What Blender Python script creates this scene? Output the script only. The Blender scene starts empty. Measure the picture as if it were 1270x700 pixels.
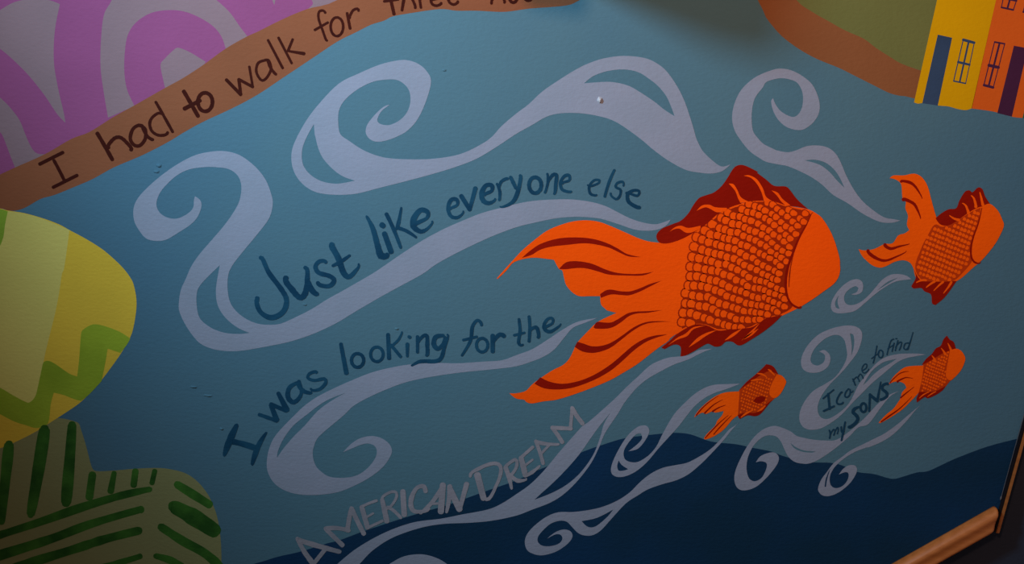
import bpy, bmesh, math, random
from mathutils import Vector, Matrix
from mathutils.geometry import tessellate_polygon

# ------------------------------------------------------------------ camera
SC = bpy.context.scene
COL = SC.collection
W, H, F = 1270, 700, 1362.0
YAW, PITCH, ROLL = math.radians(5), math.radians(-15), math.radians(8)
CAM = Vector((-0.20, -2.60, 2.05))
fwd = Vector((math.sin(YAW)*math.cos(PITCH), math.cos(YAW)*math.cos(PITCH), math.sin(PITCH)))
r0 = fwd.cross(Vector((0, 0, 1))).normalized(); u0 = r0.cross(fwd)
rgt = math.cos(ROLL)*r0 + math.sin(ROLL)*u0
upv = -math.sin(ROLL)*r0 + math.cos(ROLL)*u0
cd = bpy.data.cameras.new('camera'); cam = bpy.data.objects.new('camera', cd); COL.objects.link(cam)
cd.sensor_width = 36; cd.lens = 36*F/W; cd.clip_start = .02
M3 = Matrix((rgt, upv, -fwd)).transposed()
cam.matrix_world = Matrix.Translation(CAM) @ M3.to_4x4()
SC.camera = cam

def on_plane(p, y=0.0):
    """photo pixel -> point where its ray meets the wall plane at depth y"""
    d = rgt*(p[0]-W/2)/F + upv*(H/2-p[1])/F + fwd
    return CAM + d*((y-CAM.y)/d.y)

# ------------------------------------------------------------------ light
wd = bpy.data.worlds.new('world'); SC.world = wd; wd.use_nodes = True
wb = wd.node_tree.nodes['Background']; wb.inputs[0].default_value = (1.0, .75, .67, 1); wb.inputs[1].default_value = .20
def area(name, loc, target, size, power, col):
    l = bpy.data.lights.new(name, 'AREA'); l.shape = 'DISK'; l.size = size; l.energy = power; l.color = col
    o = bpy.data.objects.new(name, l); COL.objects.link(o); o.location = loc
    o.rotation_euler = (Vector(target)-Vector(loc)).to_track_quat('-Z', 'Y').to_euler()
    return o
def spot(name, loc, target, radius, power, col, ang, blend):
    l = bpy.data.lights.new(name, 'SPOT'); l.shadow_soft_size = radius; l.energy = power; l.color = col
    l.spot_size = math.radians(ang); l.spot_blend = blend
    o = bpy.data.objects.new(name, l); COL.objects.link(o); o.location = loc
    o.rotation_euler = (Vector(target)-Vector(loc)).to_track_quat('-Z', 'Y').to_euler()
    return o
# cool daylight-coloured lamp over the lower flight (left) and a warm stairwell lamp behind the viewer
spot('landing_lamp', (-1.50, -1.454, 2.55), (.274, 0, 2.10), .15, 268, (.423, .748, 1.0), 109.4, 1.0)
spot('stair_lamp', (-.544, -2.475, 2.78), (.835, 0, 3.36), .12, 199, (1.0, .538, .35), 131.5, 1.0)

SC.view_settings.view_transform = 'Standard'; SC.view_settings.look = 'None'
SC.view_settings.gamma = 1; SC.view_settings.use_curve_mapping = False
SC.view_settings.exposure = 0.0

# ------------------------------------------------------------------ materials
def lin(c):
    return tuple(((v/255)/12.92 if v/255 <= .04045 else ((v/255+.055)/1.055)**2.4) for v in c)
def paint(name, col, col2=None, nscale=6.0, rough=.75, bump=.27, var=.12, ramp=(.35, .65), plaster=True, spec=.06):
    """painted plaster: colour mottle of two paint tones plus the wall's roller stipple (shared world coordinates)"""
    m = bpy.data.materials.new(name); m.use_nodes = True
    nt = m.node_tree; N = nt.nodes; L = nt.links; b = N['Principled BSDF']
    b.inputs['Roughness'].default_value = rough; b.inputs['Specular IOR Level'].default_value = spec
    g = N.new('ShaderNodeNewGeometry')
    n = N.new('ShaderNodeTexNoise'); n.inputs['Scale'].default_value = nscale; n.inputs['Detail'].default_value = 4
    L.new(g.outputs['Position'], n.inputs['Vector'])
    rp = N.new('ShaderNodeValToRGB'); L.new(n.outputs['Fac'], rp.inputs['Fac'])
    if col2 is None:
        col2 = tuple(v*(1-var) for v in col); col = tuple(min(1, v*(1+var*.5)) for v in col)
    rp.color_ramp.elements[0].position = ramp[0]; rp.color_ramp.elements[1].position = ramp[1]
    rp.color_ramp.elements[0].color = (*col2, 1); rp.color_ramp.elements[1].color = (*col, 1)
    L.new(rp.outputs['Color'], b.inputs['Base Color'])
    if plaster:
        mp = N.new('ShaderNodeMapping'); mp.inputs['Scale'].default_value = (75, 75, 125); mp.inputs['Rotation'].default_value = (0, .15, 0)
        L.new(g.outputs['Position'], mp.inputs['Vector'])
        n2 = N.new('ShaderNodeTexNoise'); n2.inputs['Scale'].default_value = 1; n2.inputs['Detail'].default_value = 3; n2.inputs['Roughness'].default_value = .55
        L.new(mp.outputs['Vector'], n2.inputs['Vector'])
        bp = N.new('ShaderNodeBump'); bp.inputs['Strength'].default_value = bump; bp.inputs['Distance'].default_value = .0035
        L.new(n2.outputs['Fac'], bp.inputs['Height']); L.new(bp.outputs['Normal'], b.inputs['Normal'])
    return m

def wood(name, c1, c2, direction):
    m = bpy.data.materials.new(name); m.use_nodes = True
    nt = m.node_tree; N = nt.nodes; L = nt.links; b = N['Principled BSDF']
    b.inputs['Roughness'].default_value = .42
    g = N.new('ShaderNodeNewGeometry'); mp = N.new('ShaderNodeMapping')
    mp.inputs['Rotation'].default_value = (0, direction, 0); mp.inputs['Scale'].default_value = (4, 70, 70)
    L.new(g.outputs['Position'], mp.inputs['Vector'])
    n = N.new('ShaderNodeTexNoise'); n.inputs['Scale'].default_value = 1; n.inputs['Detail'].default_value = 5
    L.new(mp.outputs['Vector'], n.inputs['Vector'])
    rp = N.new('ShaderNodeValToRGB'); L.new(n.outputs['Fac'], rp.inputs['Fac'])
    rp.color_ramp.elements[0].position = .3; rp.color_ramp.elements[1].position = .7
    rp.color_ramp.elements[0].color = (*c1, 1); rp.color_ramp.elements[1].color = (*c2, 1)
    L.new(rp.outputs['Color'], b.inputs['Base Color'])
    return m

TEAL = (.075, .158, .195); BLUE = (.062, .143, .198)
def mural_ground():
    """the mural's background: teal paint that the painter blended to a bluer tone towards the ends"""
    m = paint('mural_teal_paint', TEAL, BLUE, 1.0)
    nt = m.node_tree; N = nt.nodes; L = nt.links; b = N['Principled BSDF']
    rp = [n for n in N if n.type == 'VALTORGB'][0]
    noise = [n for n in N if n.type == 'TEX_NOISE'][0]
    noise.inputs['Scale'].default_value = 2.6
    g = [n for n in N if n.type == 'NEW_GEOMETRY'][0]
    sx = N.new('ShaderNodeSeparateXYZ'); L.new(g.outputs['Position'], sx.inputs[0])
    a = N.new('ShaderNodeMath'); a.operation = 'ABSOLUTE'
    s = N.new('ShaderNodeMath'); s.operation = 'SUBTRACT'; s.inputs[1].default_value = .22; L.new(sx.outputs['X'], s.inputs[0]); L.new(s.outputs[0], a.inputs[0])
    mr = N.new('ShaderNodeMapRange'); mr.inputs['From Min'].default_value = .55; mr.inputs['From Max'].default_value = 1.15
    mr.inputs['To Min'].default_value = .28; mr.inputs['To Max'].default_value = -.28; L.new(a.outputs[0], mr.inputs['Value'])
    ad = N.new('ShaderNodeMath'); ad.operation = 'ADD'; L.new(noise.outputs['Fac'], ad.inputs[0]); L.new(mr.outputs[0], ad.inputs[1])
    L.new(ad.outputs[0], rp.inputs['Fac'])
    rp.color_ramp.elements[0].position = .2; rp.color_ramp.elements[1].position = .8
    return m

MT = dict(
    ground=mural_ground(),
    swirl=paint('lavender_swirl_paint', (.245, .267, .33), (.225, .254, .312), 9),
    brown=paint('terracotta_path_paint', (.225, .073, .032), (.205, .067, .029), 5),
    rust=paint('rust_path_paint', (.24, .088, .032), (.22, .080, .029), 5),
    script=paint('maroon_lettering_paint', (.042, .006, .003), (.034, .005, .003), 20),
    pink=paint('orchid_pink_paint', (.25, .062, .152), (.225, .056, .138), 4),
    lilac=paint('grey_lilac_paint', (.225, .137, .147), (.20, .124, .133), 4),
    yellow=paint('mustard_yellow_paint', (.66, .43, .04), (.59, .39, .036), 4),
    olive=paint('pale_olive_paint', (.60, .50, .125), (.54, .46, .112), 3),
    zig=paint('leaf_green_paint', (.275, .355, .024), (.21, .285, .018), 7),
    sliver=paint('bright_green_paint', (.22, .34, .03), None, 5),
    bush=paint('grey_olive_paint', (.22, .215, .088), (.20, .20, .08), 3),
    bushstroke=paint('deep_green_stroke_paint', (.042, .14, .018), (.016, .065, .010), 14),
    hillgreen=paint('moss_green_hill_paint', (.145, .152, .045), (.13, .14, .041), 3),
    navy=paint('navy_hill_paint', (.006, .033, .088), (.006, .028, .058), 2.2, bump=.35),
    letter=paint('navy_brush_lettering_paint', (.006, .040, .078), (.010, .060, .106), 16, ramp=(.4, .6)),
    letterdark=paint('small_navy_lettering_paint', (.009, .045, .085), None, 16),
    chalk=paint('grey_brush_lettering_paint', (.265, .25, .275), (.20, .20, .225), 20),
    orange=paint('bright_orange_paint', (.97, .092, .001), (.93, .084, .001), 5, bump=.3),
    orange2=paint('deep_orange_paint', (.92, .104, .001), (.84, .094, .001), 5, bump=.3),
    red=paint('dark_red_fin_paint', (.27, .006, .0005), (.24, .005, .0005), 6, bump=.3),
    scale_line=paint('red_scale_line_paint', (.34, .018, .001), None, 6, bump=.3),
    fishred=paint('rust_red_body_paint', (.50, .040, .002), (.44, .034, .002), 6, bump=.3),
    hyellow=paint('house_yellow_paint', (.62, .32, .001), (.58, .30, .001), 4, bump=.2),
    horange=paint('house_orange_paint', (.64, .108, .011), (.60, .10, .010), 4, bump=.2),
    hgreen=paint('house_green_paint', (.015, .10, .05), None, 4, bump=.2),
    hblue=paint('house_blue_trim_paint', (.033, .060, .112), None, 6, bump=.2),
    hpurple=paint('house_purple_trim_paint', (.058, .015, .044), None, 6, bump=.2),
    plaster=paint('bare_plaster', (.50, .50, .52), None, 20),
    charcoal=paint('charcoal_wall_paint', (.030, .036, .054), (.026, .031, .047), 3, bump=.3),
    railwood=wood('orange_stained_wood', (.38, .108, .022), (.50, .155, .036), .62),
    trimwood=wood('brown_trim_wood', (.26, .09, .02), (.36, .13, .03), 1.57),
    black=paint('black_trim_paint', (.012, .009, .010), None, 8, rough=.4, plaster=False),
    cable=paint('pale_cable_sheath', (.10, .095, .095), None, 8, rough=.5, plaster=False),
    offwhite=paint('blocker_white_paint', (.6, .58, .55), None, 4),
    carpet=paint('dark_carpet', (.03, .028, .03), None, 40, rough=.95),
)

# ------------------------------------------------------------------ helpers
# tiles: (x0, y0, zoom) of the view a curve was traced in
T = dict(A=(0, 0, 3.969), B=(320, 0, 3.969), C=(640, 0, 3.969), D=(950, 0, 3.969),
         E=(0, 170, 3.969), F=(320, 170, 3.969), G=(640, 170, 3.969), H=(950, 170, 3.969),
         I=(0, 340, 3.969), J=(320, 340, 3.969), K=(640, 340, 3.969), L=(950, 340, 3.969),
         M=(0, 524, 3.969), N=(320, 524, 3.969), O=(640, 524, 3.969), Q=(950, 524, 3.969),
         HO=(1110, 0, 4.375), AA=(800, 190, 5.386), S=(920, 190, 5.386), U=(820, 310, 5.0), TT=(920, 310, 5.0),
         X=(600, 260, 4.885), Y=(620, 380, 5.0), WW=(1050, 200, 3.686), FB=(850, 440, 5.836), FC=(1080, 410, 5.836),
         V=(980, 390, 4.118), R=(900, 520, 5.832), Z=(460, 0, 4.885), JU=(300, 220, 3.889), IW=(270, 450, 5.0),
         DR=(580, 500, 5.833), AM=(360, 590, 6.364), CF=(1010, 410, 6.362), SO=(1010, 460, 7.0),
         HD=(40, 120, 5.386), WK=(260, 0, 5.386), EV=(600, 190, 6.048), P=(0, 0, 1.0))
def px(s):
    """'A 1,2 3,4 B 5,6!' -> [(x, y, sharp)] in photo pixels; '!' marks a sharp corner"""
    out = []; t = T['P']
    for w in s.split():
        if w in T: t = T[w]; continue
        sh = w.endswith('!'); a, b = w.rstrip('!').split(',')
        out.append((t[0]+float(a)/t[2], t[1]+float(b)/t[2], sh))
    return out
def cr(p0, p1, p2, p3, t):
    def f(a, b, c, d): return .5*((2*b)+(-a+c)*t+(2*a-5*b+4*c-d)*t*t+(-a+3*b-3*c+d)*t**3)
    return (f(p0[0], p1[0], p2[0], p3[0]), f(p0[1], p1[1], p2[1], p3[1]))
def smooth(pts, closed=True, sub=4, auto=True):
    n = len(pts); out = []
    sharp = [p[2] for p in pts]
    if auto:                                     # turns tighter than ~75 degrees stay corners
        for i in range(n):
            if not closed and i in (0, n-1): sharp[i] = True; continue
            a, b, c = pts[i-1], pts[i], pts[(i+1) % n]
            v1 = Vector((b[0]-a[0], b[1]-a[1])); v2 = Vector((c[0]-b[0], c[1]-b[1]))
            if v1.length > 1e-6 and v2.length > 1e-6 and v1.angle(v2) > math.radians(75): sharp[i] = True
    for i in range(n if closed else n-1):
        p1 = pts[i]; p2 = pts[(i+1) % n]
        p0 = p1 if sharp[i] else pts[i-1]
        p3 = p2 if sharp[(i+1) % n] else pts[(i+2) % n]
        # keep far control points from kinking short spans
        d = math.hypot(p2[0]-p1[0], p2[1]-p1[1])
        def clampp(q, base):
            l = math.hypot(q[0]-base[0], q[1]-base[1])
            if l > 1.8*d and l > 0: k = 1.8*d/l; return (base[0]+(q[0]-base[0])*k, base[1]+(q[1]-base[1])*k)
            return q
        p0 = clampp(p0, p1); p3 = clampp(p3, p2)
        for k in range(sub): out.append(cr(p0, p1, p2, p3, k/sub))
    if not closed: out.append(pts[-1][:2])
    return out

LAYER = .00005
class Thing:
    """an Empty on the wall that parents the painted pieces of one figure"""
    def __init__(s, name, at, label, cat, group=None):
        o = bpy.data.objects.new(name, None); COL.objects.link(o); o.empty_display_size = .05
        o.location = on_plane(at); o['label'] = label; o['category'] = cat
        if group: o['group'] = group
        s.o = o
def finish(name, verts, faces, mat, parent=None, label=None, cat=None, group=None, kind=None):
    if isinstance(parent, Thing): parent = parent.o
    if parent is not None: base = Vector(parent.location); q = parent.parent
    else: base = Vector(verts[0]); q = None
    while q is not None: base = base + Vector(q.location); q = q.parent
    if parent is None:
        xs = [v[0] for v in verts]; zs = [v[2] for v in verts]
        base = Vector(((min(xs)+max(xs))/2, 0, min(zs)))
    me = bpy.data.meshes.new(name); me.from_pydata([tuple(Vector(v)-base) for v in verts], [], faces); me.update()
    bm = bmesh.new(); bm.from_mesh(me); bmesh.ops.recalc_face_normals(bm, faces=bm.faces)
    bm.to_mesh(me); bm.free()
    me.materials.append(MT[mat])
    o = bpy.data.objects.new(name, me); COL.objects.link(o)
    if parent is not None: o.parent = parent
    else: o.location = base
    if label: o['label'] = label
    if cat: o['category'] = cat
    if group: o['group'] = group
    if kind: o['kind'] = kind
    return o
class Buf:
    """collects paint films: each is a thin slab standing h off the wall"""
    def __init__(s): s.v = []; s.f = []
    def slab(s, loops, h, back=None):
        if back is None: back = h-.00004
        ls = [[on_plane(p) for p in l] for l in loops]
        # film front
        tri = tessellate_polygon([[Vector((p.x, p.z, 0)) for p in l] for l in ls])
        flat = [p for l in ls for p in l]; n0 = len(s.v); n = len(flat)
        s.v += [(p.x, -h, p.z) for p in flat]; s.v += [(p.x, -back, p.z) for p in flat]
        s.f += [tuple(n0+i for i in t) for t in tri]
        k = 0
        for l in ls:
            m = len(l)
            for i in range(m):
                a = n0+k+i; b = n0+k+(i+1) % m
                s.f.append((a, b, b+n, a+n))
            k += m
    def stroke(s, pts, w, h, sub=5, sm=True, back=None):
        if back is None: back = h-.00004
        c = smooth(pts, False, sub, False) if sm and len(pts) > 2 else [p[:2] for p in pts]
        n = len(c); ws = w if isinstance(w, (list, tuple)) else [w]
        def wid(t):
            if len(ws) == 1: return ws[0]
            q = t*(len(ws)-1); i = min(int(q), len(ws)-2); return ws[i]+(ws[i+1]-ws[i])*(q-i)
        Ls, Rs = [], []; caps = []
        for i in range(n):
            a = c[max(0, i-1)]; b = c[min(n-1, i+1)]
            dx, dy = b[0]-a[0], b[1]-a[1]; l = math.hypot(dx, dy) or 1; dx /= l; dy /= l
            r = wid(i/(n-1))/2*(1+.06*math.sin(i*1.7+c[i][0]))
            Ls.append((c[i][0]-dy*r, c[i][1]+dx*r)); Rs.append((c[i][0]+dy*r, c[i][1]-dx*r))
            if i in (0, n-1):
                sg = -1 if i == 0 else 1
                caps.append([(c[i][0]+sg*dx*r*.85*math.cos(q)+(-dy)*r*math.sin(q), c[i][1]+sg*dy*r*.85*math.cos(q)+dx*r*math.sin(q)) for q in (-.9, -.35, .35, .9)])
        n0 = len(s.v)
        def add(p, k=0.0): q = on_plane(p); s.v.append((q.x, -h-k*8e-6, q.z)); return len(s.v)-1
        li = [add(p, i/n) for i, p in enumerate(Ls)]; ri = [add(p, i/n) for i, p in enumerate(Rs)]
        for i in range(n-1): s.f.append((li[i], li[i+1], ri[i+1], ri[i]))
        c0 = [add(p) for p in caps[0]]; c1 = [add(p, 1) for p in caps[1]]
        s.f.append((ri[0], *c0, li[0])); s.f.append((ri[-1], *c1, li[-1]))
    def build(s, name, mat, parent=None, **k): return finish(name, s.v, s.f, mat, parent, **k)

def patch(name, outline, mat, layer, parent=None, holes=(), sub=4, auto=True, **k):
    b = Buf(); b.slab([smooth(px(outline), True, sub, auto)]+[smooth(px(h), True, sub, auto) for h in holes], LAYER*layer)
    return b.build(name, mat, parent, **k)
def brush(name, line, w, mat, layer, parent=None, tile=None, **k):
    pts = px(line); z = T[tile or line.split()[0]][2]
    ws = [x/z for x in (w if isinstance(w, (list, tuple)) else [w])]
    b = Buf(); b.stroke(pts, ws, LAYER*layer)
    return b.build(name, mat, parent, **k)
def letters(thing, mat, layer, spec, fat=1.0):
    """one mesh per letter; spec: list of letters, each a list of (trace, width in trace units)"""
    for i, strokes in enumerate(spec):
        b = Buf()
        for j, (tr, w) in enumerate(strokes):
            z = T[tr.split()[0]][2]
            ws = [fat*x/z for x in (w if isinstance(w, (list, tuple)) else [w])]
            b.stroke(px(tr), ws, LAYER*layer+.000012*(j+1))
        b.build('letter', mat, thing)
def ell(tile, cx, cy, rx, ry, n=11):
    return tile+' '+' '.join('%.1f,%.1f' % (cx+rx*math.cos(2*math.pi*i/n-1.4), cy+ry*math.sin(2*math.pi*i/n-1.4)) for i in range(n+1))

def box(name, lo, hi, mat, parent=None, bevel=0, kind=None):
    bm = bmesh.new(); bmesh.ops.create_cube(bm, size=1)
    c = (Vector(lo)+Vector(hi))/2; d = Vector(hi)-Vector(lo)
    for v in bm.verts: v.co = Vector((v.co.x*d.x, v.co.y*d.y, v.co.z*d.z))
    if bevel: bmesh.ops.bevel(bm, geom=bm.edges[:], offset=bevel, segments=2, affect='EDGES')
    me = bpy.data.meshes.new(name); bm.to_mesh(me); bm.free(); me.materials.append(MT[mat])
    o = bpy.data.objects.new(name, me); COL.objects.link(o); o.location = c
    if parent is not None: o.parent = parent; o.location = c-parent.location
    if kind: o['kind'] = kind
    return o

# ------------------------------------------------------------------ the stairwell
TR_TOP = on_plane((1262.5, 545)); TR_X = on_plane((1250.5, 588)).x          # the mural's right edge (vertical)
ra = on_plane((1110, 704), -.02); rb = on_plane((1237, 632), -.02)         # top edge of the sloping rail
SLOPE = (rb.z-ra.z)/(rb.x-ra.x)
def rail_z(x): return rb.z+SLOPE*(x-rb.x)
XL, ZT = -2.3, 2.95
# mural plaster: bounded by the rail below and by the trim on the right
zfoot = max(.02, rail_z(XL)); xk = XL if rail_z(XL) > .02 else rb.x-(rb.z-.02)/SLOPE
poly = [(TR_X, rail_z(TR_X)-.02), (TR_X, ZT), (XL, ZT), (XL, .02)] + ([(xk, .02)] if xk > XL else [])
vs = [(x, 0, z) for x, z in poly]+[(x, .03, z) for x, z in poly]; n = len(poly)
wall = finish('wall_mural', vs, [tuple(range(n)), tuple(range(n, 2*n))]+[(i, (i+1) % n, n+(i+1) % n, n+i) for i in range(n)], 'ground', kind='structure')
box('wall_back', (XL, .03, -.2), (TR_X+1.6, .13, ZT), 'charcoal', kind='structure')
box('floor', (XL, -4.2, -.3), (TR_X+1.6, .03, -.2), 'carpet', kind='structure')

# sloping wooden rail: rounded profile swept along the slope, ends cut plumb
RH = .070
prof = []
for y, z in ((-.004, 0), (-.012, .001), (-.020, -.001), (-.027, -.006), (-.031, -.013), (-.0315, -.020), (-.030, -.028), (-.0285, -.036), (-.028, -.044), (-.0285, -.051), (-.030, -.057), (-.0295, -.063), (-.026, -.068), (-.020, -.070)):
    prof.append((y, z*RH/.07))
prof += [(.0, -RH), (.0, 0)]
def sweep(name, x0, x1, mat):
    vs = []; m = len(prof); st = 2
    xs = [x0, x1-.006, x1-.001, x1]; sc = [1, 1, .965, .90]
    for x, k in zip(xs, sc):
        for (y, z) in prof: vs.append((x, y*k, rail_z(x)+(z+RH/2)*k-RH/2))
    fs = []
    for j in range(len(xs)-1):
        for i in range(m): fs.append((j*m+i, j*m+(i+1) % m, (j+1)*m+(i+1) % m, (j+1)*m+i))
    fs.append(tuple(range(m))); fs.append(tuple(range((len(xs)-1)*m, len(xs)*m)))
    o = finish(name, vs, fs, mat, kind='structure')
    for p in o.data.polygons: p.use_smooth = len(p.vertices) == 4
    return o
sweep('trim_1', rb.x-1.3, rb.x+.002, 'railwood')
# upright corner trim: black reveal with a narrow brown wooden edge
zb = rail_z(rb.x)-RH-.004
tr = box('trim_2', (TR_X, -.010, zb+.004), (TR_X+.005, .03, ZT), 'black', kind='structure')
e = box('wooden_edge', (TR_X+.005, -.012, zb), (TR_X+.014, .03, ZT), 'trimwood', parent=tr, bevel=.0015)
# unseen box added above the frame to cast the soft shadow along the top
box('shadow_blocker', (-.11, -.42, 2.132), (.0, -.16, ZT), 'offwhite', bevel=.004, kind='structure')

# ------------------------------------------------------------------ background fields of the mural
patch('painted_navy_hill', 'P -120,760 N -200,740 0,692 100,662 210,637 340,597 400,582 520,537 700,477 850,432 950,402 1100,347 1270,287 O 100,240 160,215 330,145 430,110 540,78 700,58 780,52 860,60 960,95 1080,108 1160,125 1260,145 Q 80,165 200,195 320,200 380,215 450,245 530,255 600,275 640,278 740,248 800,240 930,180 1090,120 1235,82 P 1262,545! 1240.5,631! 1105,704! 760,900! 640,915! -150,885!', 'navy', 1, auto=True,
      label='dark navy painted hill with a wavy crest along the foot of the mural', cat='painted hill')

pk = Thing('painted_pink_field', (90, 200), 'orchid pink painted field with grey lilac arches above the brown path', 'painted field')
patch('pink_ground', 'P -150,300! E 0,189 75,154 220,89 350,14 A 440,652 560,577 660,522 800,442 900,387 1000,322 1110,242 1215,182 B 0,157 120,97 240,47 400,2 P 470,-40! 470,-120! -150,-120!', 'pink', 1, pk)
for s in ('A -60,90 0,50 60,15 110,0 160,-10 240,0 295,20! 270,150 265,300 285,430 315,560 322,605! 280,560 220,470 140,370 60,290 0,240 -60,200',
          'A -60,430! 0,480 50,530 95,590 120,650 140,698 E 160,60 185,82 222,85! 75,152! 50,90 20,10 A 0,650 -60,600!',
          'A 532,580! 510,450 495,330 497,200 510,80 540,20 600,-60 800,-110 980,-70 1060,-5 1130,60 1180,130 1220,182! 1112,242! 1090,180 1050,130 980,85 900,55 820,50 740,65 670,110 630,170 615,250 612,350 625,440 662,522!',
          'A 790,320 810,290 865,238 890,238 940,260 1012,304! 1000,322 900,387 815,442! 805,400',
          'B 240,48! 270,20 262,-10 270,-60! 420,-60! 400,2',
          'B 62,-20! 80,25! 90,-20!'):
    patch('lilac_arch', s, 'lilac', 2, pk)

pt = patch('painted_path', 'P -150,290! E 0,185 75,150 220,85 350,10 A 440,650 560,575 660,520 800,440 900,385 1000,320 1110,240 1215,180 B 0,155 120,95 240,45 390,0 P 470,-40! 780,-70! 745,-14 719,0 Z 1200,30 1100,42 960,52 850,68 780,72 640,65 520,65 420,55 250,78 130,100 80,125 0,150 B 480,160 390,205 270,285 120,385 0,465 A 1150,530 1000,600 900,655 830,698 E 700,90 560,150 460,205 380,240 270,285 200,305 130,345 80,362 40,362 0,352 P -150,300!', 'brown', 3,
      label='terracotta brown painted path carrying the maroon line I had to walk', cat='painted path')

yb = Thing('painted_yellow_bush', (60, 530), 'round yellow and pale olive painted bush with green zigzag band', 'painted bush')
patch('yellow_ground', 'P -120,250! E 0,352 40,362 120,375 210,400 290,430 345,460 420,500 500,550 560,600 610,650 645,698 I 660,60 672,130 668,200 650,290 620,350 590,400 540,470 490,535 440,590 380,645 M 250,0 170,50 70,100 0,128 P -120,580!', 'yellow', 5, yb)
patch('pale_section', 'P -120,250! E 0,356 40,365 120,378 210,403 342,458! 330,550 315,650 I 305,0 290,100 270,200 240,320 215,430 195,570! 150,640 60,600 0,570 P -120,470!', 'olive', 6, yb)
patch('green_section', 'P -120,250! E 0,355 39,366! 25,430 8,520 P -20,340! -120,400!', 'sliver', 7, yb)
patch('zigzag_band', 'P -120,430! I 0,560 60,595 130,632 150,630 175,600 190,540 205,470 215,435 240,428 275,445 340,490 380,505! 390,420 400,290 415,270 460,248 520,258 590,285 642,318! 622,352 592,388! 530,368! 520,430 500,528! 440,592 400,625! 370,618 310,595 265,585! 250,640 M 235,8 180,28 130,15 70,-4 0,-40! P -120,470!', 'zig', 8, yb)

gb = Thing('painted_olive_bush', (140, 699), 'grey olive painted bush with dark green brush strokes under the yellow bush', 'painted bush')
patch('olive_ground', 'P -120,540! M 100,40 250,-20 380,0 400,40 425,120 450,215 470,240 560,238 650,230 760,225 830,230 910,250 970,290 1020,350 1050,410 1070,470 1085,560 1090,698 1080,900 P 262,870! -150,870!', 'bush', 4, gb)
for l, w in (('M 45,105 30,250 5,490', [40, 55, 50, 40]), ('M 220,30 190,230 150,460', [45, 60, 62, 55, 30]), ('M 355,10 342,200 325,400', [35, 52, 52, 55, 45]),
             ('M 455,258 440,370', [36, 48, 40]), ('M 562,250 545,340', [26, 38, 32]), ('M 667,240 658,310', [34, 40, 34]), ('M 762,240 748,300', [26, 33, 24]),
             ('M -60,575 0,555 200,490 400,420 600,360 738,332', [35, 38, 42, 42, 38, 26]), ('M -60,675 0,655 250,575 450,500 695,430', [45, 50, 46, 40, 36]),
             ('M 60,725 130,698 350,630 520,575 685,535', [46, 46, 44, 40]), ('M 480,720 560,700 690,660', [34, 32, 28]), ('M 870,305 950,355 1030,405', [34, 44, 42]),
             ('M 850,415 940,460 1055,535', [52, 84, 72]), ('M 790,515 900,585 1000,640 1070,698 1100,740', [36, 48, 46, 40]), ('M 765,660 840,680 890,712', [26, 38, 40])):
    brush('leaf_stroke', l, w, 'bushstroke', 9, gb)

hg = Thing('painted_green_hill', (1060, 110), 'moss green painted hill edged by a rust brown path beside the yellow house', 'painted hill')
patch('hill_ground', 'D 140,-6 230,60 300,100 390,150 480,190 540,235 610,280 670,315 770,350! 830,150! 870,-20! P 1200,-120! 1100,-240! 850,-240!', 'hillgreen', 1, hg)
patch('path_edge', 'C 1150,-80 1190,0 1220,60 D 0,85 30,125 80,180 160,240 250,290 360,335 440,375 520,415 600,455 650,470 690,475 740,488! 775,352! 670,315 610,280 540,235 480,190 390,150 300,100 230,60 150,0 P 930,-90!', 'rust', 2, hg)

# ------------------------------------------------------------------ painted houses
def house(at, label, outline, mat, layer, doors, dmat, wins, wmat):
    h = Thing('painted_house', at, label, 'painted house', 'painted houses')
    patch('facade', outline, mat, layer, h, auto=False, sub=3)
    for d in doors: patch('door', d, dmat, layer+1, h, sub=1)
    for q in wins:
        b = Buf()
        for j, (tr_, w) in enumerate(q): b.stroke(px(tr_), [w/4.375], LAYER*(layer+1)+.000012*j)
        b.build('window', wmat, h)
    return h
def winset(a, b, c, d, thick):
    mid = lambda p, q: ((p[0]+q[0])/2, (p[1]+q[1])/2)
    st = lambda p, q, w: ('HO %.1f,%.1f %.1f,%.1f' % (*p, *q), w)
    tm = mid(a, b); bm_ = mid(c, d); l = tuple(a[i]+(d[i]-a[i])*.54 for i in (0, 1)); r = tuple(b[i]+(c[i]-b[i])*.54 for i in (0, 1))
    return [st(a, b, thick[0]), st(b, c, 5), st(c, d, thick[2]), st(d, a, 5.5), st(tm, bm_, 10), st(l, r, thick[1])]
house((1165, 130), 'bright yellow painted house with navy door and navy window frame',
      'HO 254,-120! 228,0! 103,556! 125,563 148,560 232,573 290,578 340,592 385,598 417,588! 548,0! 575,-120!', 'hyellow', 4,
      ['HO 232,188! 310,205! 232,573! 148,560!'], 'hblue', [winset((370, 216), (430, 232), (383, 453), (318, 440), (15, 13, 8)), winset((418, -60), (478, -46), (460, 36), (402, 22), (10, 10, 8))][:1], 'hblue')
house((1240, 142), 'orange painted house with purple door and purple window frames',
      'HO 572,-120! 548,0! 415,589! 500,600 560,612 640,635 692,640! 760,350! 790,200! 860,-120!', 'horange', 4,
      ['HO 645,248! 720,262! 634,633! 555,614!'], 'hpurple', [winset((540, 228), (595, 238), (533, 475), (482, 462), (9, 16, 14)), winset((600, -70), (678, -55), (642, 54), (577, 40), (9, 12, 10)),
      winset((725, -40), (790, -25), (757, 78), (695, 64), (9, 12, 10))], 'hpurple')
patch('painted_house', 'HO 692,640! 760,350! 790,200! 1000,240! 880,690!', 'hgreen', 5, label='dark green painted house just showing past the orange house', cat='painted house', group='painted houses', sub=1)

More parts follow.
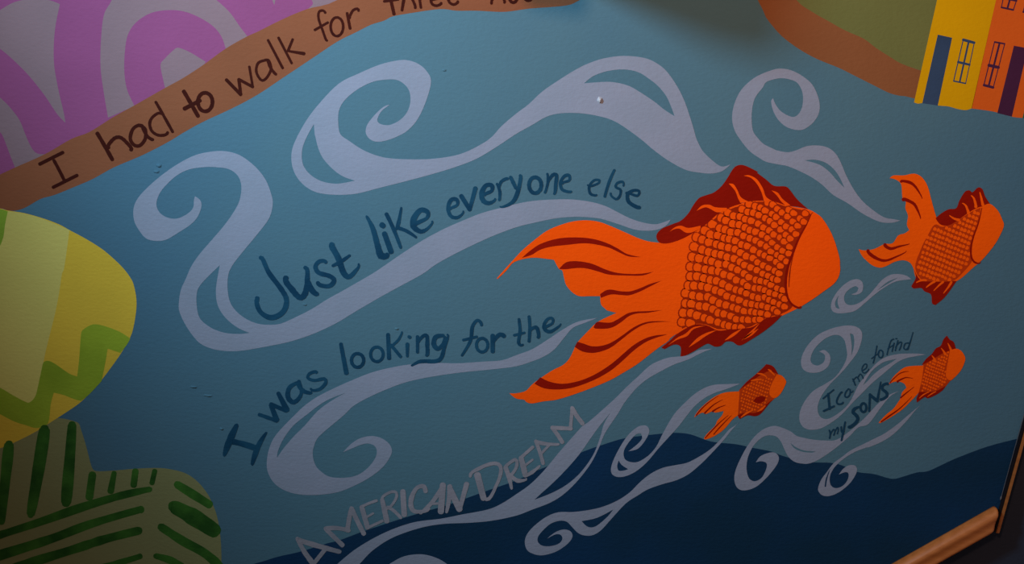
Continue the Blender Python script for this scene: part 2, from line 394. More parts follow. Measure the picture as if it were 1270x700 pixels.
# ------------------------------------------------------------------ lavender swirls
def swirl(outline, holes, label, layer=10):
    patch('painted_swirl', outline, 'swirl', layer, holes=holes, label=label, cat='painted swirl', group='lavender swirls of the current')
swirl('B 650,515! 620,525 580,560 540,610 530,650 545,680 F 575,22 620,20 680,0 B 740,640 790,580 830,490 852,400 830,350 790,315 740,297 690,297 600,318 500,360 400,410 310,500 240,590 185,690 F 165,80 170,150 200,210 250,255 310,278 400,285 490,278 600,250 700,225 850,185 980,145 1080,105 1180,45 C 0,660 80,615 150,575 220,558 320,558 420,575 490,600 560,645 630,698 G 660,50 740,110 830,160 900,175 960,180 1010,170 1040,150 1055,135! 1010,145 960,110 920,70 900,35 885,0 C 870,620 830,500 790,420 740,350 690,310 630,285 530,275 430,288 350,315 290,345 210,395 130,450 60,515 0,560 B 1200,620 F 1150,0 1100,35 1020,75 950,95 850,108 750,110 650,105 580,90 510,60 450,20 B 405,660 395,600 400,540 430,490 490,440 560,405 620,393 680,393 720,415 745,450 750,500 735,550 700,590 650,615 610,613 590,600 590,580 610,545',
      ['C 335,410! 380,375 450,350 530,342 600,355 650,385 700,425 740,475 765,530 780,572! 730,540 680,500 620,460 560,425 500,408 440,403',
       'B 275,612! F 240,0 218,60 218,120 235,160 270,195 320,220 380,230 430,225 477,215! 420,195 370,160 320,105 295,50 283,0 B 279,660'],
      'wide lavender swirl arching over the words everyone else, tail reaching the largest goldfish')
swirl('E 960,292 985,310 992,340 975,390 940,430 880,470 820,505 770,512 720,500 685,460 660,410 658,350 680,300 730,245 800,185 880,130 960,90 1040,72 1110,70 1170,85 1220,115 F 0,160 40,215 65,280 73,330 55,400 0,475 E 1200,560 1160,610 1140,640 I 1125,0 1120,60 1130,130 1160,180 1210,220 1270,245 J 60,250 110,245 170,220 260,175 340,125 430,75 560,0 F 620,635 700,580 800,515 900,460 1000,415 1100,375 1200,348 G 0,330 80,315 180,308 280,308 370,320 440,340 500,370 560,400 620,420 680,430 720,422 762,406! 740,435 700,455 640,462 580,455 520,435 460,415 400,400 300,393 200,400 100,420 0,445 F 1150,490 1000,560 880,625 J 810,0 700,60 600,115 480,185 380,245 260,300 150,335 70,352 I 1270,365 1190,378 1120,380 1050,370 990,345 950,305 910,245 885,190 880,150 890,80 E 915,698 940,640 980,580 1040,510 1100,440 1150,370 1180,310 1188,240 1170,190 1130,160 1080,150 1010,148 930,160 870,190 820,235 785,280 770,330 785,370 820,395 870,402 920,380 950,350 955,310',
      ['E 1082,632! 1040,672 I 990,50 970,90 968,150 980,210 1010,245 1060,275 1120,292 1180,295 1228,290! 1180,270 1130,235 1090,190 1068,140 1063,80 E 1070,698'],
      'large lavender swirl with a curled head running beneath the words Just like everyone else')
swirl('K 402,216! 330,228 280,245 220,280 160,320 80,370 0,400 J 1200,425 1100,432 980,440 880,438 750,445 650,462 560,485 470,520 380,560 300,600 240,640 185,690 N 90,60 55,130 43,200 50,250 80,300 130,335 200,355 290,358 390,345 480,310 560,265 620,215 655,160 658,130 640,100 600,75 550,68 500,80 460,105 430,135 418,148! 460,130 510,110 545,105 575,118 585,145 575,180 540,225 490,260 430,273 360,270 320,250 285,215 270,165 275,120 300,70 J 420,698 470,650 540,610 640,565 740,530 860,505 1000,485 1150,470 K 0,455 80,430 140,405 190,370 240,310 280,265 340,240',
      ['IW 790,188! 690,228 620,270 550,325 470,390 410,470 375,545 368,590! 410,530 470,460 540,390 620,300 700,240'],
      'lavender swirl with an open hook below the words I was looking for the')
swirl('K 968,368! 900,375 860,395 820,405 760,410 710,425 660,450 600,505 540,560 480,620 O 355,0 330,15 280,70 210,150 140,235 70,305 0,355 N 1200,400 1130,430 1000,455 900,475 780,490 680,520 580,565 480,625 400,690 330,760 300,840 330,920 450,980 650,960 850,900 960,800 960,740 930,698 870,665 800,650 720,660 660,690 600,730! 700,745 800,720 850,740 840,800 760,860 620,890 490,870 430,820 440,760 500,698 560,635 640,580 720,545 820,515 920,500 1040,495 1150,485 1270,460 O 80,430 170,395 240,350 310,280 370,200 410,120 440,50 K 500,690 530,640 560,600 600,555 650,515 720,475 780,445 850,420 920,385',
      ['O 90,382! 130,345 180,300 240,240 310,160 370,75 410,20 K 464,684! O 432,10 415,70 385,150 340,220 290,275 230,320 160,355'],
      'long lavender swirl running down from the largest goldfish under the words AMERICAN DREAM')
swirl('K 1104,540! 1040,542 980,545 930,560 880,590 830,635 775,695 O 720,60 690,120 650,165 600,195 560,195 535,180 530,145 550,105 590,60 615,55 620,80 595,110 553,143! 600,130 635,90 655,50 650,25 630,15 595,25 550,65 510,125 480,185 467,230 475,258 505,270 550,262 600,235 650,190 700,130 750,75 800,20 K 840,698 880,650 930,610 980,585 1040,565',
      ['O 505,188! 520,210 552,231! 530,238 505,238 498,215'],
      'short lavender swirl with a tight curl trailing behind the darkest small goldfish')
swirl('O 1105,-8! 1080,15 1050,35 1010,80 960,130 900,170 840,200 780,212 720,225 660,255 610,295 560,345 500,385 430,415 360,432 280,442 210,443 150,465 90,510 55,550 43,590 55,630 90,650 130,655 190,640 240,610 270,580 278,555 265,535 235,528 200,538 170,558 153,573! 195,552 220,555 228,575 210,598 170,610 130,608 108,590 108,565 130,535 170,500 215,485 250,490 275,515 305,545 340,558 380,555 420,530 470,475 540,400 600,360 650,330 720,305 790,285 850,255 910,205 960,155 1020,90 1060,40',
      ['O 323,487! 400,470 478,430! 450,465 400,508 370,518 345,510'],
      'lavender swirl lying low across the navy hill, ending in a flat curl')
swirl('R 218,314! 250,270 310,245 355,243 382,270 380,310 350,360 290,430 220,490 150,515 100,510 70,475 62,420 75,360 110,280 160,190 220,115 280,70 345,50 400,60 470,90 510,120 560,135 640,150 720,155 800,150 V 300,600 380,530 440,465 500,415 558,391! 510,420 460,480 400,560 R 960,60 900,120 820,190 740,250 660,300 600,322 550,322 500,310 455,275 425,220 400,165 370,130 330,118 280,125 230,160 190,210 160,280 150,350 160,410 180,440 215,450 260,425 290,370 298,330 285,312 250,305',
      ['R 468,173! 510,205 570,228 652,235! 620,243 560,238 510,220 485,200'],
      'lavender swirl passing beneath the words my SONS with a hook over the navy hill')
swirl('V 146,190! 175,183 200,205 205,235 190,270 150,295 100,298 65,280 55,245 65,200 100,145 150,100 220,70 290,57 340,65 365,90 365,130 345,190 310,240 260,300 210,350 170,400 145,450 140,490 155,525 190,535 240,510 300,455 CF 345,435 400,360 450,300 500,250 560,212 640,190 720,183 827,184 V 692,206! 650,213 590,225 540,250 480,300 420,350 370,400 320,450 260,515 200,560 150,585 100,590 65,575 47,540 52,490 80,435 120,390 180,355 230,320 270,265 290,215 285,165 275,130 250,108 215,108 170,130 125,175 105,220 110,250 140,262 170,245 178,215 165,198',
      ['V 305,98! 322,105 327,140 322,180 312,212! 314,160', 'CF 652,224! 560,245 500,280 450,325 410,385 384,432! 420,400 460,355 520,305 580,270'],
      'lavender swirl with a spiral head winding around the words I came to find')
swirl('V 668,463! 620,500 550,560 480,610 420,640 370,665 310,695 R 840,275 780,320 730,385 690,440 668,500 675,530 700,552 740,558 800,540 860,500 910,450 945,390 948,355 930,335 890,335 850,360 818,402! 860,385 885,390 888,420 870,460 835,490 795,500 765,485 752,450 758,400 790,345 850,290 930,240 1020,205 V 400,680 470,650 530,610 590,550 640,490',
      ['R 757,360! 735,430 725,492! 715,490 722,440 740,390'],
      'narrow lavender swirl below the tail of the goldfish next to my SONS')
swirl('L 716,26! 690,8 650,0 610,5 570,30 540,65 510,100 470,135 430,152 400,150 385,130 388,100 410,75 440,60 455,70 445,90 418,100! 440,103 470,90 478,60 470,35 445,25 410,35 370,65 335,110 320,150 325,180 350,193 390,192 440,180 490,140 530,105 570,75 620,45 660,32',
      ['L 357,106! 340,140 345,165 362,172! 352,140', 'L 548,80! 600,38 650,18! 600,48'],
      'little lavender curl tucked between the largest goldfish and the raised-tail goldfish')
swirl('D 35,483! 45,510 70,545 110,570 140,575 165,555 180,515 180,460 160,415 130,395 80,385 40,390 0,405 C 1215,430 1175,485 1160,560 1165,640 G 1190,5 1220,35 1270,60 H 50,65 105,75 150,65 200,45 260,42 310,55 345,85 370,130 395,190 430,255 470,310 520,355 580,395 630,405 662,411! 620,422 560,418 480,380 400,325 330,285 270,230 200,185 110,145 60,135 0,122 G 1200,105 1150,70 C 1105,690 1075,640 1063,580 1075,510 1110,440 1170,385 1230,355 D 0,355 60,338 120,345 180,375 230,420 260,490 262,550 235,600 190,635 150,640 100,625 60,590 35,545 25,500',
      ['H 190,115! 240,112 290,125 330,155 360,195 386,250! 350,215 310,170 260,135'],
      'lavender swirl with a round hook standing below the rust brown path and green hill')

# ------------------------------------------------------------------ largest goldfish
def inside(p, poly):
    c = False; n = len(poly)
    for i in range(n):
        a, b = poly[i], poly[i-1]
        if (a[1] > p[1]) != (b[1] > p[1]) and p[0] < (b[0]-a[0])*(p[1]-a[1])/(b[1]-a[1])+a[0]: c = not c
    return c
FL = 12
bf = Thing('painted_goldfish', (860, 500), 'largest orange goldfish with dark red fins and round drawn scales', 'painted goldfish', 'painted goldfish')
patch('body', 'G 750,520! 860,480 900,435 1000,375 1080,335 1180,312 1260,315 S 100,318 200,320 300,350 440,375 500,405 540,440 590,520 620,590 H 340,520 362,600 365,660 TT 605,60 610,110 600,165 570,210 510,255 440,305 360,355 270,400 200,430 110,470 U 600,480 500,500 350,510 200,490 100,520 40,560 Y 1000,240! 1010,150 1000,60 X 960,500 960,300 1000,200!', 'orange', FL, bf)
tl = patch('tail_fin', 'X 78,418! 120,370 170,315 230,250 300,190 380,130 460,95 540,72 620,65 700,75 780,105 860,140 940,175 1010,195 1110,205! 1130,400 U 60,400 60,540 Y 1000,245! 940,290 850,360 760,415 680,460 560,510 450,550 350,580 270,590 200,603 165,595 150,580 100,572 58,540! 100,540 160,525 200,485 260,440 330,395 390,365 430,325 460,265 480,225 550,150 610,95 722,41! 660,25 X 740,605 710,575 705,525! 640,525 580,525 540,505 500,460 485,410 475,370 455,360 425,305! 390,300 290,292 186,317 136,371 84,420', 'orange', FL+1, bf)
for s in ('X 230,293! 280,250 340,210 420,182 500,170 600,170 680,182 750,205 810,235 870,270 952,288! 880,285 820,260 760,232 680,212 600,205 500,215 410,225 340,245 290,275',
          'X 455,361! 490,325 530,313 590,315 660,330 730,360 800,382 880,390 960,388 1032,376! 960,400 860,400 760,395 690,375 620,357 560,355 500,362',
          'X 704,514! 735,492 770,485 830,495 890,495 950,475 1010,450 1078,431! 1010,465 940,500 880,520 830,518 770,515 709,536!',
          'Y 580,132! 600,98 640,100 690,100 740,75 790,45 840,33 920,30 1012,23! 920,40 850,45 800,62 750,100 700,130 650,140 592,139!',
          'Y 463,252! 480,220! 520,232 570,248 630,245 690,225 760,180 830,130 900,100 970,92 1064,95! 960,100 890,115 820,155 750,210 690,255 630,280 570,290 510,280',
          'Y 214,480! 250,440! 300,465 370,480 440,475 530,450 620,405 700,350 770,290 830,240 900,200 970,180 1042,175! 970,195 900,225 830,275 770,330 700,390 620,440 530,480 440,508 350,517 270,508'):
    patch('fin_ray', s, 'red', FL+2, tl, label='dark red brushed tail ray')
dz = patch('dorsal_fin', 'AA 75,562 85,530 120,500 180,475 240,450 290,400 320,350 360,300 410,280 460,262 510,220 550,165 580,115 605,88 640,78 680,88 754,125 S 100,130 160,175 215,218 290,222 320,245 370,310 442,374! 370,358 300,350 200,320 100,318 0,330 AA 640,338 600,350 540,375 480,410 420,465 370,500 300,545 230,580 150,603 95,597', 'red', FL+7, bf)
for s in ('AA 162,526! 200,495 240,485 290,500 370,485! 370,502! 310,530 270,530 230,505 195,508', 'AA 343,386! 380,350 430,345 470,362 547,366! 540,388! 480,395 440,375 400,362',
          'AA 558,203! 590,208 615,245 640,295 692,325! 636,332! 620,300 600,250', 'S 12,151! 50,148 100,175 140,235 160,290 202,320! 148,322! 130,260 100,205 60,165', 'S 198,249! 240,265 270,305 324,348! 296,354! 260,320 235,285'):
    patch('fin_ray', s, 'orange', FL+8, dz, label='bright orange fin ray')
bl = patch('belly_fin', 'U 0,606! 50,565 100,520 200,465 280,468 350,500 420,495 500,488 TT 60,480 110,452 150,425 250,404! 200,455 130,510 60,555 U 500,590 470,590 440,570 400,570 370,595 330,600 290,582 250,600 200,630 150,655 119,661! 122,610 105,590 70,590 20,616!', 'red', FL+7, bf)
for s in ('U 42,592! 100,545 150,520 200,480 274,470! 200,492 160,535 100,557', 'U 168,607! 220,550 280,515 344,498! 280,532 230,567', 'U 392,562! 440,520 504,486! 460,527 420,552', 'U 497,562! 540,525 604,488! 560,532', 'TT 0,562! 50,510 112,453! 60,518'):
    patch('fin_ray', s, 'orange', FL+8, bl, label='bright orange fin ray')
# scales: dark line discs below, an orange drop above each
SCA = smooth(px('AA 300,560 370,505 430,465 490,415 545,385 600,362 700,338 754,325 S 100,325 200,328 300,358 400,380 462,408! 425,480 375,570 325,690 TT 295,60 275,130 266,200 269,260 284,312 316,347 300,368 250,395 150,422 60,475 U 500,485 420,490 350,492 280,464 200,460 110,505 100,500 90,430 88,370 100,300 120,240 150,160 165,60 G 835,690 848,600 840,550 862,485'), True, 2)
line = Buf(); rnd = random.Random(4); drops = []
line.slab([smooth(px('AA 330,565 370,512 430,468 490,418 545,388 600,362 700,338 754,325 S 100,325 200,328 300,358 400,380 462,408! 425,480 375,570 325,690 TT 295,60 275,130 266,200 269,260 284,312 316,347 300,368 250,395 150,422 60,475 U 500,485 420,490 350,492 280,464 200,460 130,490 110,430 115,370 130,310 150,250 178,160 190,60 G 860,690 872,600 868,550 890,490'), True, 2)], LAYER*(FL+2))
x = 838.0; j = 0
while x < 1014:
    t = max(0, min(1, (x-845)/110)); stepx = 10.4-2.6*t; stepy = 12.6-3.0*t
    y = 236+(stepy/2 if j % 2 else 0)
    while y < 424:
        # columns lean with the body; the hand-drawn rows wander a little
        X = x+(330-y)*.16+rnd.uniform(-1.2, 1.2); Yy = y+(x-920)*-.10+3*math.sin(x*.05+y*.03)+rnd.uniform(-1.1, 1.1)
        if inside((X+2.5, Yy), SCA) and inside((X-stepx*.2, Yy), SCA): drops.append((X, Yy, stepx, stepy, j))
        y += stepy
    x += stepx*.90; j += 1
def drop(cx, cy, w, h, ang, n=9):
    o = []
    for i in range(n):
        a = 2*math.pi*(i+.5)/n; c_, s_ = math.cos(a), math.sin(a)
        k = (abs(c_)**2.6+abs(s_)**2.6)**(-1/2.6); ex = c_*k*w/2; ey = s_*k*h/2
        if ex > 0: ey *= .80
        o.append((cx+ex*math.cos(ang)-ey*math.sin(ang), cy+ex*math.sin(ang)+ey*math.cos(ang)))
    return o
# the head side overlaps the tail side, so each column lies a hair above the one before it
for (X, Yy, a, b, j) in drops: line.slab([drop(X, Yy, a*1.42, b*1.10, .22, 12)], LAYER*(FL+2)+8e-6*j+2e-6, LAYER*(FL+2)+8e-6*j)
line.build('scale_lines', 'scale_line', bf, kind='stuff')
for (X, Yy, a, b, j) in drops[:300]:
    h_ = LAYER*(FL+2)+8e-6*j
    q = Buf(); q.slab([drop(X+.25, Yy, a*1.42-rnd.uniform(2.3, 3.0), b*1.10-rnd.uniform(2.3, 3.2), .22+rnd.uniform(-.2, .2), 12)], h_+6e-6, h_+4e-6); q.build('scale', 'orange', bf)
hd = patch('head', 'S 468,400! 500,405 540,440 590,520 620,590 H 340,520 362,600 365,660 TT 605,60 610,110 600,165 570,210 510,255 440,305 360,356! 320,345 290,310 275,260 272,200 280,130 300,60 330,0 S 380,570 430,480', 'orange', FL+9, bf)
brush('gill_line', 'S 474,398 430,480 380,570 332,690 TT 300,60 280,130 272,200 275,260 290,310 320,345 365,355', [3, 12, 16, 18, 16, 14, 14], 'red', FL+10, hd, label='dark red gill line')
brush('gill_line', 'TT 322,25 305,90 295,160 293,232', [3, 7, 9, 3], 'scale_line', FL+10, hd, label='dark red gill line')

# ------------------------------------------------------------------ three smaller goldfish
def scale_field(parent, poly, sx, sy, lean, mat, layer, k=.66, seed=1):
    b = Buf(); P = [p[:2] for p in smooth(px(poly), True, 3)]; r = random.Random(seed)
    xs = [p[0] for p in P]; ys = [p[1] for p in P]; x = min(xs)-30; j = 0
    while x < max(xs)+30:
        y = min(ys)-4+(sy/2 if j % 2 else 0)
        while y < max(ys)+4:
            X = x+(sum(ys)/len(ys)-y)*lean+r.uniform(-.35, .35); Y_ = y+r.uniform(-.35, .35)-(X-sum(xs)/len(xs))*.25
            if inside((X, Y_), P): b.slab([drop(X, Y_, sx*k*r.uniform(.85, 1.1), sy*k*1.1*r.uniform(.9, 1.1), .5, 7)], LAYER*layer, LAYER*(layer-1))
            y += sy
        x += sx; j += 1
    b.build('scales', mat, parent, kind='stuff')
f2 = Thing('painted_goldfish', (1160, 378), 'orange goldfish with one tail lobe raised upright and brick red scales', 'painted goldfish', 'painted goldfish')
patch('body', 'WW 408,258! 460,280 510,265 560,230 620,200 655,195 690,225 710,265 718,295 700,340 670,390 620,450 580,485 500,550 420,552 360,552 318,535 305,490! 330,400 370,330', 'orange2', FL, f2)
t2 = patch('tail_fin', 'WW 196,78! 215,65 260,65 310,57 345,75 370,115 385,170 400,225 412,262! 405,300 375,340 340,410 318,480 305,490! 290,465 260,453 220,460 180,480 150,487 115,475 80,445 65,425 54,402! 80,408 120,403 150,390 175,378 210,375 235,340 265,330 286,315! 275,290 280,250 268,215 270,185 255,170 250,110 235,90 212,80', 'orange2', FL+1, f2)
for l, w in (('WW 248,94 290,98 320,125 343,172', [12, 14, 10, 2]), ('WW 258,176 300,190 320,215 336,264', [16, 14, 12, 2]), ('WW 98,408 120,435 170,455 220,440 272,409', [14, 16, 12, 9, 2]), ('WW 175,381 200,400 240,390 287,377', [16, 14, 9, 2])):
    brush('fin_ray', l, w, 'red', FL+2, t2, label='dark red brushed tail ray')
patch('scale_ground', 'WW 402,290 440,300 500,275 560,237 612,212! 598,300 570,400 574,452 540,500 490,546 440,548 350,546 313,485 340,400 370,340', 'fishred', FL+2, f2)
scale_field(f2, 'WW 405,300 440,308 500,283 560,245 605,225! 592,300 565,400 568,448 530,500 490,540 440,543 350,540 325,480 345,400 373,345', 5.2, 5.6, .35, 'orange2', FL+3, .84)
d2 = patch('dorsal_fin', 'WW 406,261! 430,240 465,220 500,215 515,180 540,140 560,133 575,142 600,120 620,128 632,160 657,199! 622,206 590,216 550,240 505,272 470,292 440,294 420,282', 'red', FL+4, f2)
for l in ('WW 470,248 490,262 512,268', 'WW 528,193 545,205 556,238', 'WW 568,158 582,172 590,208', 'WW 608,142 614,165 622,200'):
    brush('fin_ray', l, [3, 9, 14], 'orange2', FL+5, d2, label='orange fin ray')
b2 = patch('belly_fin', 'WW 305,490! 316,530 295,572! 305,582 340,580 355,595 385,610 390,650 405,658! 450,620 502,548! 440,550 380,550 335,542', 'red', FL+4, f2)
for l in ('WW 362,545 340,545 318,556', 'WW 402,551 385,560 363,578', 'WW 440,553 425,565 398,592', 'WW 478,553 465,575 442,604'):
    brush('fin_ray', l, [11, 9, 3], 'orange2', FL+5, b2, label='orange fin ray')
h2 = patch('head', 'WW 625,203! 655,195 690,225 710,265 718,295 700,340 670,390 620,450 600,463! 575,450 568,420 570,390 582,340 600,290 612,240', 'orange2', FL+5, f2)
brush('gill_line', 'WW 618,215 610,250 598,295 580,342 568,395 570,440 588,464 612,462', [3, 5, 6, 7, 9, 9, 9, 3], 'red', FL+6, h2, label='dark red gill line')

f3 = Thing('painted_goldfish', (900, 545), 'smallest goldfish, with a dark brick red body over the navy hill crest', 'painted goldfish', 'painted goldfish')
patch('body', 'FB 388,258! 440,200 500,150 550,105 585,69! 635,85 668,140 700,155 700,250 650,312 590,370 540,430 500,445 450,438 393,466! 378,440', 'fishred', FL, f3)
t3 = patch('tail_fin', 'FB 63,455! 90,410 140,360 190,320 240,290 300,272 392,266! 386,350 380,440! 340,470 280,540 210,590 145,615 133,606! 160,570 215,515 230,480 265,440 277,408! 215,420 195,410 150,430 125,420 100,430', 'orange2', FL+1, f3)
for l, w in (('FB 80,440 120,390 170,345 240,300', [9, 9, 7, 2]), ('FB 140,425 190,375 225,350 270,328', [12, 9, 7, 2]), ('FB 198,412 240,385 292,366', [14, 9, 2]), ('FB 145,604 230,510 312,440', [7, 9, 2]), ('FB 205,578 260,515 335,440', [7, 9, 2])):
    brush('fin_ray', l, w, 'red', FL+2, t3, label='dark red brushed tail ray')
scale_field(f3, 'FB 400,290 450,220 520,190 590,165 640,170 612,240 605,300 560,370 500,410 440,405 395,420', 3.6, 3.8, .3, 'orange2', FL+2, .64)
patch('dorsal_fin', 'FB 388,258! 440,200 500,150 550,105 585,69! 635,85 672,142! 640,130 600,120 540,150 490,185 440,220', 'red', FL+4, f3)
for l in ('FB 475,190 510,182 550,180', 'FB 520,138 555,142 585,160', 'FB 598,108 615,118 645,150'):
    brush('fin_ray', l, [4, 14, 5], 'orange2', FL+5, f3, label='orange fin ray')
patch('belly_fin', 'FB 378,438! 440,420 510,420 560,380 630,325! 590,375 540,432 500,446 450,440 393,467!', 'red', FL+4, f3)
for l in ('FB 402,456 440,425 490,403', 'FB 520,412 550,395 578,368'):
    brush('fin_ray', l, [3, 15, 4], 'orange2', FL+5, f3, label='orange fin ray')
patch('body_spot', 'FB 492,340 510,312 550,300 582,310 570,335 530,355', 'red', FL+4, f3)
patch('head', 'FB 662,143! 700,155 728,190 722,220 690,280 650,314 615,300 608,260 630,200', 'orange2', FL+5, f3)

f4 = Thing('painted_goldfish', (1150, 525), 'small goldfish whose forked tail touches the word SONS', 'painted goldfish', 'painted goldfish')
patch('body', 'FC 376,252 400,215 450,180 510,140 560,120 612,130 640,200 600,345 570,370 520,430 470,460 400,478 345,455!', 'fishred', FL, f4)
scale_field(f4, 'FC 390,260 450,220 520,180 560,150 550,230 540,300 545,350 510,410 450,440 370,440 375,350', 3.3, 3.6, .3, 'orange2', FL+2, .80)
t4 = patch('tail_fin', 'FC 127,392! 160,340 200,300 240,270 290,258 382,254! 370,350 345,452! 300,500 230,570 150,625 70,670 56,668! 110,610 160,570 190,530 215,490 225,450 257,415! 240,385 200,370 160,375', 'orange2', FL+1, f4)
for l, w in (('FC 140,380 195,322 235,302 275,300', [8, 7, 7, 2]), ('FC 192,372 240,345 270,342 305,350', [15, 9, 7, 2]), ('FC 75,660 140,615 215,560 295,478', [10, 12, 8, 2]), ('FC 215,488 260,450 315,408', [12, 9, 2])):
    brush('fin_ray', l, w, 'red', FL+2, t4, label='dark red brushed tail ray')
patch('dorsal_fin', 'FC 366,250! 400,205 440,170 470,130 505,110 525,65 550,37! 570,65 600,85 614,132! 580,140 560,150 520,165 470,195 420,225', 'red', FL+4, f4)
for l in ('FC 440,182 455,200 465,222', 'FC 508,128 525,150 538,172', 'FC 556,92 568,115 580,145'):
    brush('fin_ray', l, [3, 12, 20], 'orange2', FL+5, f4, label='orange fin ray')
patch('belly_fin', 'FC 350,445! 400,445 470,440 540,400! 520,432 470,467 410,492 390,482 333,522! 330,490', 'red', FL+4, f4)
for l in ('FC 350,492 380,465 420,446', 'FC 410,480 440,458 470,444'):
    brush('fin_ray', l, [3, 9, 5], 'orange2', FL+5, f4, label='orange fin ray')
patch('head', 'FC 572,146! 612,132 650,145 680,190 678,230 650,290 600,345 572,360 545,340 545,290 558,220', 'orange2', FL+5, f4)

# ------------------------------------------------------------------ lettering
LL = 18
la = Thing('painted_lettering', (300, 130), 'maroon handwritten line I had to walk for three hou along the brown path', 'lettering', 'lettering of the mural')
letters(la, 'script', LL, [
    [('HD 50,450 205,372', 22), ('HD 145,425 180,490 215,560', 20), ('HD 140,605 300,525', 20)],
    [('HD 435,245 485,330 535,420', 24), ('HD 510,340 540,285 580,270 620,295 660,355', 22)],
    [('HD 735,195 705,192 670,220 655,280 680,322 720,325 755,280 755,220 725,192', 21), ('HD 740,210 770,265 805,285', 20)],
    [('HD 825,35 880,130 938,235', 18), ('HD 860,112 810,130 785,175 800,230 850,258 905,238', 18)],
    [('A 905,450 940,510 975,572', 18), ('A 908,535 985,495', 18)], [(ell('A', 1010, 502, 36, 46), 17)],
    [('WK 112,533 208,632', 22), ('WK 208,632 195,530', 19), ('WK 195,530 288,580', 18), ('WK 288,580 265,445', 15)],
    [('WK 380,400 325,420 312,480 345,535 380,520 410,460 395,405 370,400', 16), ('WK 390,400 405,450 442,495', 18)],
    [('WK 390,268 488,455', 16)], [('WK 460,252 548,422', 16), ('WK 555,262 525,335', 16), ('WK 520,340 630,358', [14, 20])],
    [('WK 772,85 755,70 730,80 728,125 750,190 783,270', 15), ('WK 702,200 790,150', 15)], [(ell('WK', 850, 178, 42, 63), 16)], [('WK 918,88 938,190', 17), ('WK 935,120 955,72 985,58 994,72', 16)],
    [('Z 80,8 165,-4', 16), ('Z 110,-50 125,20 140,85', 18)], [('Z 205,-60 198,0 188,62', 16), ('Z 200,10 225,-25 245,-15 268,48', 15)], [('Z 290,-30 303,46', 14), ('Z 298,0 315,-25 335,-28', 14)],
    [('Z 370,0 410,-12 408,-35 380,-35 363,-5 372,25 400,34 425,18', 15)], [('Z 472,-5 515,-18 510,-40 482,-38 468,-8 480,18 505,27 526,8', 15)],
    [('Z 745,-70 735,-20 730,22', 14), ('Z 735,0 765,-30 790,-25 808,16', 14)], [(ell('Z', 862, -12, 22, 27), 17)], [('Z 925,-40 932,-8 950,4 970,-5 975,-40', 15)]], 1.1)
lb = Thing('painted_lettering', (500, 300), 'navy brush lettering reading Just like everyone else along the large swirl', 'lettering', 'lettering of the mural')
letters(lb, 'letter', LL, [
    [('JU 90,388 130,460 190,540 215,590 205,640 170,670 130,675 90,650 72,610 74,582', [16, 20, 20, 22, 20, 18, 18])],
    [('JU 212,485 245,545 280,580 305,560 315,500 305,435', [22, 24, 22, 24, 20, 16]), ('JU 318,500 338,545 362,562', [20, 24, 18])],
    [('JU 405,410 375,405 355,430 370,460 420,475 445,495 430,520 400,525 366,508', [14, 18, 18, 18, 16])],
    [('JU 435,325 465,390 490,460 515,480 545,455 563,418', [24, 24, 24, 20, 16, 8]), ('JU 438,426 480,405 520,376', [12, 15, 10])],
    [('F 534,390 565,450 590,540 605,583 636,580', [8, 20, 24, 30, 22])], [('F 622,475 655,565', 22), ('F 609,432 617,438', 22)],
    [('F 632,380 670,460 702,545', [16, 16, 12]), ('F 705,348 692,420 682,452', [8, 16, 12]), ('F 685,448 730,462 778,495', [14, 15, 9])],
    [('F 775,428 830,400 835,370 800,360 768,400 765,440 800,465 835,450 857,415', [18, 14, 18, 20, 24, 24, 18, 12, 8])],
    [('F 945,355 980,335 978,308 950,310 935,350 950,390 985,395 1010,365', [12, 12, 16, 16, 15, 15, 13, 7])], [('F 1000,290 1042,357', 18), ('F 1042,357 1070,252', [16, 18])],
    [('F 1115,285 1150,265 1150,238 1120,240 1100,280 1110,315 1140,325 1167,305', [14, 14, 18, 18, 20, 20, 16, 9])],
    [('EV 98,232 120,290 115,350', [16, 20, 18]), ('EV 115,275 130,215 178,193', [14, 20, 20])],
    [('EV 200,180 225,230 240,265', [22, 24, 18]), ('EV 272,168 265,250 235,340 190,385 122,400', [20, 26, 26, 22, 8])],
    [(ell('EV', 385, 240, 46, 60), 24)], [('EV 475,155 480,220 458,295', [14, 18, 16]), ('EV 478,235 515,165 545,165 540,230 528,305', [16, 22, 22, 24, 18])],
    [('EV 590,228 640,205 640,168 605,172 575,220 590,275 655,288', [16, 16, 20, 20, 20, 20, 16])],
    [('EV 778,240 800,248 860,225 865,202 825,205 790,250 800,305 845,313', [10, 14, 14, 14, 16, 16, 18, 12])], [('EV 980,128 940,215 908,325', [16, 20, 18])],
    [('EV 1046,245 1040,215 1000,225 990,255 1025,275 1020,320 990,345 952,302', [12, 16, 16, 16, 16, 14])], [('EV 1068,300 1150,320 1165,285 1120,280 1078,310 1090,370 1167,407', [16, 16, 16, 18, 22, 24, 22])]], 1.22)
lc = Thing('painted_lettering', (520, 470), 'navy brush lettering reading I was looking for the', 'lettering', 'lettering of the mural')
